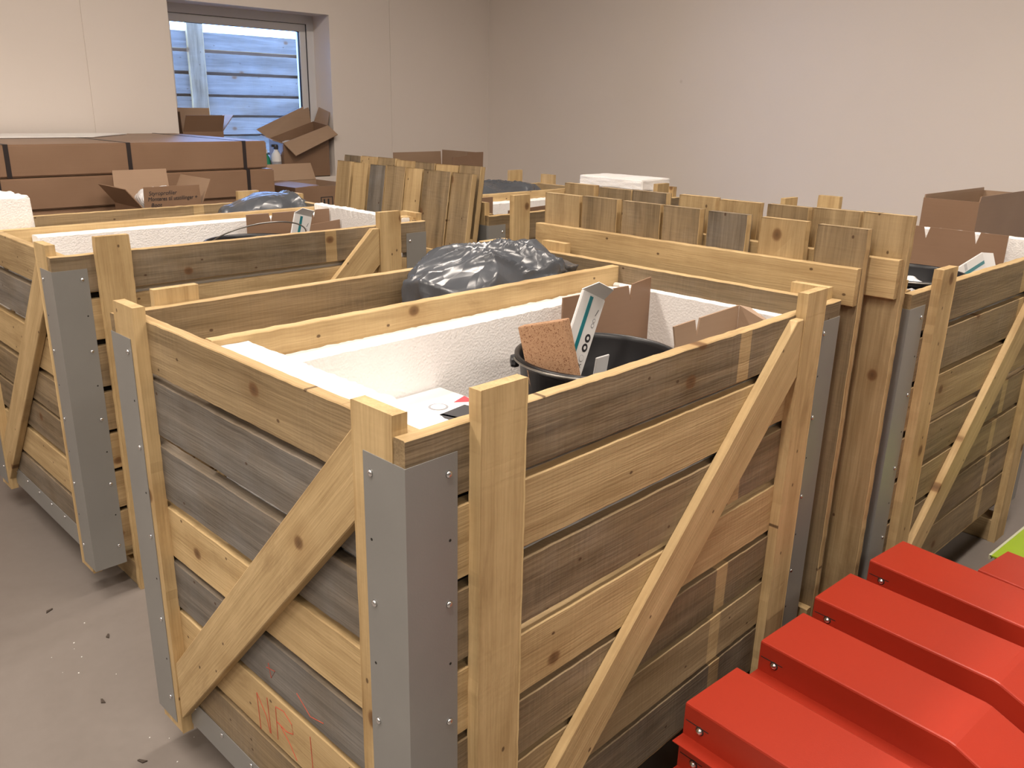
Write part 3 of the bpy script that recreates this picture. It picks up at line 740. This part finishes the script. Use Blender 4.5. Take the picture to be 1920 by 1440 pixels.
flapq([(0, -0.001, zf(0)), (w_, -0.001, zf(w_)), (w_+0.035, -0.055, zf(w_)-0.055), (0.05, -0.06, zf(0)-0.075)], (0.0, 0.002, -0.003))
flapq([(0, d_, zf(0)+0.02), (w_, d_, zf(w_)+0.02), (w_-0.03, d_+0.012, zf(w_)+0.125), (-0.075, d_+0.015, zf(0)+0.075)], (0, 0.003, 0))
flapq([(-0.001, 0.01, zf(0)), (-0.001, d_-0.01, zf(0)+0.02), (-0.07, d_-0.02, zf(0)+0.045), (-0.075, 0.0, zf(0)+0.02)], (-0.001, 0, -0.003))
flapq([(w_, 0.01, zf(w_)), (w_, d_-0.01, zf(w_)+0.02), (w_+0.028, d_-0.03, zf(w_)+0.11), (w_+0.028, 0.02, zf(w_)+0.08)], (0.003, 0, 0))
blob('packing_film', (2.50, YW+0.095, WZ0+0.195), (0.13, 0.06, 0.03), 7.7, WFILM, 0.01, 22, 'folded white film inside the open carton on the window sill', 'film', n=(40, 24))
t = carton('cardboard_box', (1.70, YW+0.03, WZ0+0.001), 0.0, (0.25, 0.14, 0.285), 'open brown carton on the left of the window sill behind the packages',
    flaps=[('near', 0.10, 25), ('far', 0.13, 2), ('left', 0.11, 2), ('right', 0.12, 40)], group='open cartons on the window sill')
# bottles on the sill
def bottle(x, y, h, r, cap, body, label, lab=None):
    t = empty('bottle', (x, y, WZ0+0.0005), 0, label, 'bottle', 'bottles on the window sill')
    m = MB(); m.lathe([(r*0.9, 0), (r, 0.006), (r, h*0.62), (r*0.85, h*0.72), (r*0.42, h*0.82), (r*0.4, h*0.86)], body, 24); m.build('body', t, True)
    m = MB(); m.lathe([(r*0.5, h*0.86), (r*0.5, h*0.95), (r*0.4, h)], cap, 20); m.bbox((-r*1.1, -r*0.25, h*0.93), (r*0.4, r*0.25, h), cap, 0.002); m.build('cap', t)
    if lab: m = MB(); m.lathe([(r*1.01, h*0.15), (r*1.015, h*0.5)], lab, 24); m.build('label', t, True)
bottle(2.302, YW+0.05, 0.205, 0.030, PRINT, WPAPER, 'white bottle with a dark spout cap beside the sill carton', GPRINT)
bottle(2.255, YW+0.10, 0.175, 0.030, WPAPER, GRNP, 'green bottle with a white cap beside the sill carton', None)

# ------------------------------------------------------------ contents of the crates
m = MB(); m.bbox((0, 0, 0), (0.98, 0.455, 0.465), CARD, 0.004)
tag(m.build('cardboard_box', None, False, (0.135, 0.06, ZB)), 'closed brown carton low inside the foreground crate under the black bucket', 'box')
ZK = ZB+0.466
def bucket(c, r, h, label, handle, group='black buckets in the crates'):
    t = empty('bucket', c, 0, label, 'bucket', group)
    m = MB(); m.lathe([(r*0.76, 0), (r*0.97, h-0.014), (r*1.0, h-0.014), (r*1.03, h-0.008), (r*1.03, h), (r*0.985, h+0.001), (r*0.965, h-0.004), (r*0.955, h-0.01), (r*0.745, 0.006), (0.001, 0.006)], BLACKP, 72)
    m.build('body', t, True)
    for s in (-1, 1):
        m = MB(); a = handle['az']; e = Vector((math.cos(a), math.sin(a), 0))*s
        m.lathe([(0.001, -0.010), (0.012, -0.008), (0.014, 0.0), (0.012, 0.008), (0.001, 0.010)], BLACKP, 16); o = m.build('ear', t, False, e*(r*1.03)+Vector((0, 0, h-0.014)), (0, PI/2, a))
    m = MB(); a = handle['az']; el = handle['el']; ax = Vector((math.cos(a), math.sin(a), 0)); up = Vector((-math.sin(a)*math.cos(el), math.cos(a)*math.cos(el), math.sin(el)))
    P = [ax*(-math.cos(q)*r*1.045) + up*(math.sin(q)*r*handle.get('k', 1.08)) + Vector((0, 0, h-0.006)) for q in [PI*i/40 for i in range(41)]]
    m.tube(P, 0.0023, WIRE, 8); m.build('handle', t, True)
    return t
BC = (0.708, 0.262)
bucket((BC[0], BC[1], ZK), 0.165, G-0.08-ZK, 'black bucket in the foreground crate holding a cork block', {'az': math.radians(140), 'el': math.radians(1.5)})
# cork block in the bucket
tl_, tr_, br_ = Vector((0.552, 0.341, G-0.014)), Vector((0.580, 0.248, G+0.013)), Vector((0.590, 0.206, G-0.071))
e1 = (tr_-tl_); e2 = (br_-tr_).normalized(); e2 = (e2 - e1.normalized()*e2.dot(e1.normalized())).normalized(); nn = e1.cross(e2).normalized()
if nn.x < 0: nn = -nn
m = MB(); hh_ = 0.19
P0 = [tl_, tr_, tr_+e2*hh_, tl_+e2*hh_]
cc = 0.004
m.prism([p for p in P0], nn*0.028, CORK)
o = m.build('cork_block'); md = o.modifiers.new('soft_edge', 'BEVEL'); md.width = 0.0025; md.segments = 2
tag(o, 'brown pressed cork block leaning in the black bucket of the foreground crate', 'cork')
# hanging card package in the bucket
def card_pack(M, label):
    t = empty('blade_package', (0, 0, 0), 0, label, 'package', 'white packages with a teal stripe')
    t.matrix_world = M
    m = MB(); m.bbox((0, 0, 0), (0.078, 0.006, 0.24), WPAPER, 0.0015); m.build('sleeve', t)
    m = MB(); m.prism([(0.0, 0.004, 0.24), (0.078, 0.004, 0.24), (0.064, -0.022, 0.262), (0.012, -0.022, 0.262)], (0, 0.0012, 0.0012), WPAPER)
    m.build('hang_tab', t)
    m = MB(); m.box((0.026, -0.0008, 0.06), (0.0365, 0.0, 0.235), TEAL); m.build('stripe', t)
    m = MB()
    def disc(x, z, r, mt, off=0.0):
        c = [(x+r*math.cos(2*PI*j/20), -0.0004-off, z+r*math.sin(2*PI*j/20)) for j in range(20)]; m.prism(c, (0, 0.0003, 0), mt)
    for z in (0.155, 0.135, 0.078):
        disc(0.060, z, 0.0088, PRINT); disc(0.060, z, 0.0038, WPAPER, 0.0003)
    disc(0.060, 0.113, 0.007, GPRINT); disc(0.060, 0.113, 0.0062, WPAPER, 0.0003)
    for k in range(5): m.box((0.002, -0.0005, 0.088-k*0.0045), (0.024, 0.0, 0.0888-k*0.0045), GPRINT)
    for a, b in ((0.052, 0.068), (0.0565, 0.0635)): pass
    m.prism([(0.054, -0.0004, 0.094), (0.056, -0.0004, 0.094), (0.066, -0.0004, 0.102), (0.064, -0.0004, 0.102)], (0, 0.0003, 0), PRINT)
    m.prism([(0.064, -0.0004, 0.094), (0.066, -0.0004, 0.094), (0.056, -0.0004, 0.102), (0.054, -0.0004, 0.102)], (0, 0.0003, 0), PRINT)
    for z, r in ((0.182, 0.005), (0.192, 0.0045)): disc(0.062, z, r, GPRINT); disc(0.062, z, r*0.65, WPAPER, 0.0003)
    m.prism([(0.060, -0.0004, 0.202), (0.0615, -0.0004, 0.202), (0.0665, -0.0004, 0.216), (0.065, -0.0004, 0.216)], (0, 0.0003, 0), PRINT)
    m.build('printed_marks', t)
    return t
def basis(o, x, z):
    x = Vector(x).normalized(); z = Vector(z); z = (z - x*z.dot(x)).normalized(); y = z.cross(x)
    return Matrix(((x.x, y.x, z.x, o[0]), (x.y, y.y, z.y, o[1]), (x.z, y.z, z.z, o[2]), (0, 0, 0, 1)))
s_ = 0.972
def cs(p): return Vector((CAMP.x+(p[0]-CAMP.x)*s_, CAMP.y+(p[1]-CAMP.y)*s_, CAMP.z+(p[2]+G-CAMP.z)*s_))
topl, topr, botr = cs((0.707, 0.3, 0.036)), cs((0.781, 0.3, 0.021)), cs((0.714, 0.3, -0.127))
zd = (topr-botr).normalized(); xd = (topr-topl)
xd = (xd - zd*xd.dot(zd)).normalized()
card_pack(basis(topr + Vector((-0.005, 0.003, -0.008)) - zd*0.24 - xd*0.078, xd, zd), 'white blade package with a teal stripe standing in the foreground bucket')
m = MB(); m.bbox((0, 0, 0), (0.05, 0.004, 0.09), WPAPER, 0.001)
tag(m.build('paper_tag', None, False, (0.757, 0.315, G-0.20), (0.1, 0.05, 0.1)), 'small pale tag inside the black bucket behind the teal striped package', 'tag')
# notched cardboard sheets
def sheet(P, n, label, mat=CARD, group='notched cardboard pieces standing in the crates'):
    mb = MB(); mb.prism(P, n, mat); return tag(mb.build('cardboard_sheet'), label, 'cardboard', group)
yy = 0.462
sheet([(0.826, yy, ZK), (1.163, yy, ZK), (1.163, yy, G-0.010), (1.086, yy, G-0.018), (1.080, yy, G-0.058), (1.070, yy, G-0.020), (0.826, yy, G-0.016)], (0, 0.004, 0), 'notched brown cardboard standing behind the black bucket in the foreground crate')
yy = 0.192
t = empty('cardboard_sheet', (0.87, yy, ZK), 0, 'low slit cardboard piece right of the black bucket in the foreground crate', 'cardboard', 'notched cardboard pieces standing in the crates')
m = MB(); hz = G-ZK
m.prism([(0.012, 0, 0), (0.262, 0, 0), (0.262, 0, hz-0.031), (0.100, 0, hz-0.035), (0.092, 0, hz-0.075), (0.080, 0, hz-0.036), (0.0, 0, hz-0.038), (0.012, 0, hz-0.08)], (0, 0.004, 0), CARD_IN); m.build('panel', t)
m = MB(); m.prism([(0.2625, 0.0, hz-0.14), (0.2625, 0.0, hz-0.031), (0.275, -0.02, hz-0.035), (0.29, -0.09, hz-0.075), (0.28, -0.09, hz-0.14)], (0.003, 0.0, 0), CARD_IN); m.build('side_flap', t)
# printed white box low in the crate
t = empty('printed_box', (0.20, 0.285, ZK), 0, 'white printed product box low in the foreground crate left of the bucket', 'box')
m = MB(); hb = G-0.172-ZK; m.bbox((0, 0, 0), (0.31, 0.238, hb), WPAPER, 0.002); m.build('body', t)
m = MB(); z = hb+0.0006
def pl(P, mt): m.prism([(a, b, z) for a, b in P], (0, 0, -0.0004), mt)
pl([(0.20, 0.045), (0.285, 0.055), (0.272, 0.12), (0.185, 0.108)], PRINT)
pl([(0.215, 0.048), (0.222, 0.05), (0.205, 0.112), (0.198, 0.11)], GPRINT)
pl([(0.265, 0.145), (0.30, 0.12), (0.308, 0.16)], REDP)
c = [(0.225+0.020*math.cos(2*PI*j/24), 0.145+0.020*math.sin(2*PI*j/24)) for j in range(24)]; pl(c, GPRINT)
z += 0.0003; c = [(0.225+0.015*math.cos(2*PI*j/24), 0.145+0.015*math.sin(2*PI*j/24)) for j in range(24)]; pl(c, WPAPER)
z += 0.0002; pl([(0.16, 0.135), (0.168, 0.15), (0.165, 0.18), (0.155, 0.165)], PRINT)
m.build('top_print', t)
m = MB(); z = hb+0.0008; pl([(0.0, 0.0), (0.16, 0.0), (0.165, 0.03), (0.0, 0.03)], YELP); pl([(0.0, 0.2), (0.05, 0.195), (0.05, 0.22), (0.0, 0.225)], YELP); pl([(0.17, 0.012), (0.20, 0.016), (0.20, 0.04), (0.172, 0.035)], YELP)
m.build('yellow_print', t)

BG = 'grey plastic bags in the crates'
blob('plastic_bag', (0.915, 0.745, G-0.055), (0.262, 0.115, 0.10), 1.3, BAG, 0.030, 6, 'shiny dark grey plastic bag bulging from the foreground crate', 'bag', BG, n=(150, 90), power=0.72, crease=0.45)
blob('plastic_bag', (LB[0]+1.04, LB[1]+0.74, G-0.045), (0.20, 0.11, 0.085), 5.9, BAG, 0.026, 7, 'dark grey plastic bag in the left rear crate below the window', 'bag', BG, n=(110, 70), power=0.85, crease=0.4)
blob('plastic_bag', (LE[0]+0.72, LE[1]+0.73, G-0.05), (0.33, 0.12, 0.085), 8.4, BAG, 0.022, 8, 'dark grey plastic bag in the crate near the room corner', 'bag', BG, n=(100, 60), power=0.85, crease=0.3)
# cartons that carry the bags
for lc, rz, nm in (((0, 0, 0), 0, 'foreground crate'), (bz, RB, 'left rear crate'), (ez, RE, 'crate near the room corner')):
    m = MB(); m.bbox((0, 0, 0), (0.94, 0.24, 0.72), CARD, 0.004)
    o = m.build('cardboard_box', None, False, to_world(lc, rz, (0.22, 0.626, ZB)), (0, 0, rz)); tag(o, 'closed brown carton under the grey bag in the ' + nm, 'box')
# wood wool strands under the far edge
m = MB()
for i in range(160):
    x = random.uniform(0.42, 0.80); y = random.uniform(0.80, 0.872); z = G-0.125+random.uniform(0, 0.04); a = random.uniform(0, 2*PI); l = random.uniform(0.02, 0.05)
    m.tube([(x, y, z), (x+l*0.5*math.cos(a), min(0.876, y+l*0.25*math.sin(a)), z+0.008), (x+l*math.cos(a), min(0.876, y+l*0.5*math.sin(a)), z)], 0.0006, HAY, 3)
tag(m.build('wood_wool'), 'thin pale wood wool strands beside the grey bag in the foreground crate', 'wood wool', kind='stuff')

# left rear crate
m = MB(); m.bbox((0, 0, 0), (0.98, 0.455, 0.465), CARD, 0.004)
tag(m.build('cardboard_box', None, False, to_world(bz, RB, (0.135, 0.06, ZB)), (0, 0, RB)), 'closed brown carton low inside the left rear crate', 'box')
p = to_world(bz, RB, (0.725, 0.27, ZK))
bucket(p, 0.165, G-0.055-ZK, 'black bucket with raised wire handle in the left rear crate', {'az': math.radians(176), 'el': math.radians(33), 'k': 0.90})
q = to_world(bz, RB, (0.83, 0.30, G-0.21))
card_pack(basis(q, (0.9, 0.1, -0.25), (0.30, 0, 0.95)), 'white blade package with a teal stripe in the left rear bucket')
def tw(lc, rz, P): return [to_world(lc, rz, p) for p in P]
yy = 0.47
sheet(tw(bz, RB, [(0.80, yy, ZK), (1.145, yy, ZK), (1.145, yy, G+0.004), (1.085, yy, G+0.004), (1.078, yy, G-0.03), (1.068, yy, G+0.004), (0.905, yy, G+0.004), (0.897, yy, G-0.03), (0.888, yy, G+0.004), (0.80, yy, G+0.004)]), (0, 0.004, 0), 'notched brown cardboard behind the bucket in the left rear crate')
sheet(tw(bz, RB, [(0.93, 0.40, ZK), (1.145, 0.40, ZK), (1.145, 0.40, G-0.03), (0.945, 0.40, G-0.045)]), (0, 0.004, 0), 'lower brown cardboard piece in front of the notched one in the left rear crate')

# crate at the right edge
m = MB(); m.bbox((0, 0, 0), (0.93, 0.455, 0.465), CARD, 0.004)
tag(m.build('cardboard_box', None, False, to_world(cz, RC, (0.135, 0.06, ZB)), (0, 0, RC)), 'closed brown carton low inside the crate at the right edge', 'box')
p = to_world(cz, RC, (0.60, 0.255, ZK))
bucket(p, 0.165, G-0.055-ZK, 'black bucket holding white film in the crate at the right edge', {'az': math.radians(100), 'el': math.radians(1.5)})
p = to_world(cz, RC, (0.53, 0.25, G-0.115))
blob('packing_film', p, (0.10, 0.10, 0.05), 2.2, WFILM, 0.016, 18, 'crumpled white film in the black bucket of the crate at the right edge', 'film', n=(56, 36), crease=0.4)
zq = Vector((0.97, 0.0, 0.12)).normalized(); q = Vector((2.42, 0.06, G-0.022)) - zq*0.24
card_pack(basis(q, (0.1, -0.3, -0.9), zq), 'white blade package with a teal stripe leaning out of the right edge crate')
xx = 1.07
sheet(tw(cz, RC, [(xx, 0.14, ZB+0.2), (xx, 0.50, ZB+0.2), (xx, 0.50, G+0.026), (xx, 0.41, G+0.026), (xx, 0.398, G-0.015), (xx, 0.388, G+0.026), (xx, 0.245, G+0.026), (xx, 0.235, G-0.015), (xx, 0.225, G+0.026), (xx, 0.14, G+0.026)]), (0.004, 0, 0), 'tall notched brown cardboard with two slits in the crate at the right edge')
# crate near the room corner
yy = 0.40
sheet(tw(ez, RE, [(0.03+0.03, yy, ZB), (0.40, yy, ZB), (0.40, yy, G+0.012), (0.30, yy, G+0.012), (0.29, yy, G-0.03), (0.283, yy, G+0.01), (0.06, yy, G+0.01)]), (0, 0.004, 0), 'notched brown cardboard in the crate near the room corner')
sheet(tw(ez, RE, [(0.30, 0.2, ZB), (0.80, 0.2, ZB), (0.80, 0.2, G-0.005), (0.30, 0.2, G-0.02)]), (0, 0.004, 0), 'low brown cardboard piece in the crate near the room corner')
# offcut on the left rear crate
m = MB(); m.board((0, 0, 0), (1, 0, 0), (0, 1, 0), 0.075, 0.04, -0.03, 0.05); flip(m)
tag(m.build('wood_offcut', None, False, to_world(bz, RB, (L-0.105, 0.035, G+0.0135)), (0, 0, -0.1)), 'small pale wood offcut lying on the right end of the left rear crate', 'wood')

# ------------------------------------------------------------ red sheet metal covers
def cover(loc, rz, label, tilt=0):
    t = empty('metal_cover', loc, rz, label, 'metal cover', 'red sheet metal covers stacked at the right')
    t.rotation_euler = (tilt, 0, rz)
    # local: length along -y, width x 0..wd, top z = ht
    wd, ht, fl, l1, l2, drop = 0.157, 0.067, 0.030, 0.362, 0.30, 0.135
    mb = MB()
    yv = [0.0, -l1, -l1-l2]; zt_ = [ht, ht, ht-drop*0.0]
    th = 0.0016; r = 0.004
    # profile across (x, z offset from top); the top plate falls beyond the bend, the flange stays level
    def prof(topz, fz):
        return [(-fl, fz+th), (-0.0, fz+th), (0.0, topz-r), (0.0012, topz-0.0012), (r, topz), (wd-r, topz), (wd-0.0012, topz-0.0012), (wd, topz-r), (wd, fz+th), (wd+fl, fz+th)]
    secs = [(0.0, ht, 0.0), (-l1, ht, 0.0), (-l1-0.012, ht-0.0022, -0.0005), (-l1-l2, ht-0.115, -0.08)]
    vs = []; fs = []
    for y, tz, fz in secs:
        for x, z in prof(tz, fz): vs.append((x, y, z))
    n = 10
    for i in range(len(secs)-1):
        for j in range(n-1): fs.append((i*n+j, i*n+j+1, (i+1)*n+j+1, (i+1)*n+j))
    # end cap plate closing the box at its near end
    fs.append((2, 3, 4, 5, 6, 7, 8, 1)[::-1])
    fs = [f[::-1] for f in fs]
    mb.add(vs, fs, RED); o = mb.build('shell', t)
    md = o.modifiers.new('sheet', 'SOLIDIFY'); md.thickness = th; md.offset = -1
    mb = MB(); mb.box((-0.0006, -0.052, ht-0.034), (0.0, -0.004, ht-0.0325), HOLE); mb.build('seam', t)
    mb = MB(); mb.lathe([(0.0068, 0), (0.0068, 0.002), (0.005, 0.0045), (0.0025, 0.006), (0.0005, 0.0065)], CHROME, 14)
    mb.lathe([(0.0085, -0.0002), (0.0085, 0.0006), (0.0001, 0.0007)], HOLE, 16)
    mb.build('bolt', t, True, (0.0, -0.022-0.012, ht-0.040), (0, -PI/2, 0))
    return t
CZ = G-0.60
names = ['first', 'second', 'third', 'fourth']
where = ['nearest red metal cover at the bottom of the photo, directly against the foreground crate', 'red metal cover behind the nearest one', 'red metal cover right of the post of the foreground crate', 'farthest full red metal cover beside the right edge crate']
cov = [((0.516, -0.127), -0.075), ((0.780, -0.128), -0.080), ((1.009, -0.130), -0.072), ((1.255, -0.147), -0.12)]
short = ['nearest red cover, its flange showing', 'red cover behind the nearest', 'red cover beside the post', 'farthest full red cover']
for i, ((x, y), rz) in enumerate(cov):
    cover((x, y, CZ-0.067), rz, where[i])
    for k in range(1, 4):
        cover((x-0.004*k, y+0.003*k, CZ-0.067-0.0705*k), rz, ('red metal cover directly below the ' + short[i]) if k == 1 else ('%s red cover down, hidden under the %s' % (('third', 'fourth')[k-2], short[i])))
cover((1.466, -0.325, CZ-0.102), -0.15, 'short visible red metal cover beside the green sheet at the right photo edge', 0)
for k in range(1, 3): cover((1.466, -0.325, CZ-0.102-0.0705*k), -0.15, '%s red cover down in the stack beside the green sheet' % ('second', 'third', 'fourth')[k-1])
m = MB()
for k in range(6): m.board((0.42, -0.225-k*0.13, 0.022), (1, 0, 0), (0, 1, 0), 1.24, 0.10, 0.02, 0.5)
for k in range(3): m.box((0.44+k*0.55, -0.225-0.65, 0.0), (0.54+k*0.55, -0.13, 0.0215), WOOD, 0.5)
m.box((0.44, -0.26, 0.0425), (1.42, -0.135, 0.125), WOOD, 0.4); m.box((1.43, -0.43, 0.0425), (1.65, -0.345, 0.1615), WOOD, 0.4)
tag(m.build('wooden_pallet'), 'low wooden pallet under the red metal covers', 'pallet')
t = empty('green_metal_sheet', (1.70, -0.395, 0), 0, 'lime green metal sheet with a pale edge beyond the red covers', 'metal sheet')
m = MB(); m.prism([(0.0, 0.10, 0.305), (0.70, 0.05, 0.305), (0.70, -0.5, 0.305), (0.0, -0.45, 0.305)], (0, 0, -0.004), GREEN); m.build('sheet', t)
m = MB(); m.prism([(0.0, 0.0975, 0.3055), (0.70, 0.0475, 0.3055), (0.70, 0.0535, 0.3055), (0.0, 0.1035, 0.3055)], (0, 0, -0.012), PALE); m.build('pale_edge', t)
for a, b in ((0.01, 0.06), (0.66, 0.01), (0.66, -0.45), (0.01, -0.42)):
    m = MB(); m.box((a, b, 0), (a+0.03, b+0.03, 0.301), GREEN); m.build('leg', t)

# ------------------------------------------------------------ outdoor crates seen through the window
OS = 1.1024
for k, zr in enumerate((0.722, -0.447)):
    lb = 'weathered crate seen through the window, upper of two' if k == 0 else 'weathered crate outside below the window, carrying the upper one'
    o1 = crate((1.83, 5.15, zr), 0, lb, [1.95, 1.9, 2.0, 1.85, 2.0, 1.9, 1.95], [1.9], group='weathered crates outside the window', pt=1.2, screws=False, braces=False, postx=0.334, bandx=(5.0,))
    o1.scale = (1.30, OS, OS)
    m = MB(); m.bbox((0, 0, 0), (1.44, 0.55, 0.86), CARD, 0.01)  # added filler that stops sky light showing through the plank gaps
    tag(m.build('cardboard_box', None, False, (1.83+0.075, 5.15+0.065, zr+0.14)), 'brown filler box added to block light through the %s weathered crate outside' % ('upper' if k == 0 else 'lower'), 'box')

# ------------------------------------------------------------ small debris on the floor
for i, (x, y, l, a, lb) in enumerate([(-0.02, 1.62, 0.022, 0.3, 'dark wood splinter on the floor in front of the left rear crate'), (0.06, 1.38, 0.018, 1.0, 'small dark splinter between the two left crates'),
        (0.16, 1.32, 0.02, 0.7, 'thin dark splinter near the post foot of the left rear crate'), (-0.05, 1.12, 0.018, 1.4, 'dark bark flake on the open floor left of the foreground crate'), (-0.06, 0.86, 0.02, 2.0, 'dark bark flake on the floor at the left photo edge')]):
    m = MB(); m.prism([(0, 0, 0), (l, 0.003, 0), (l*1.1, 0.007, 0), (l*0.3, 0.009, 0)], (0, 0, 0.003), DEBRIS)
    tag(m.build('wood_chip', None, False, (x, y, 0.0002), (0, 0, a)), lb, 'wood chip', 'wood chips on the floor')
m = MB()
for i in range(46):
    x = random.uniform(-0.1, 0.45); y = random.uniform(0.35, 1.5); r = random.uniform(0.0008, 0.0022)
    m.box((x, y, 0.0), (x+r*1.6, y+r*1.4, r), FOAM)
tag(m.build('foam_crumbs'), 'tiny white foam crumbs scattered on the floor by the foreground crate', 'crumbs', kind='stuff')
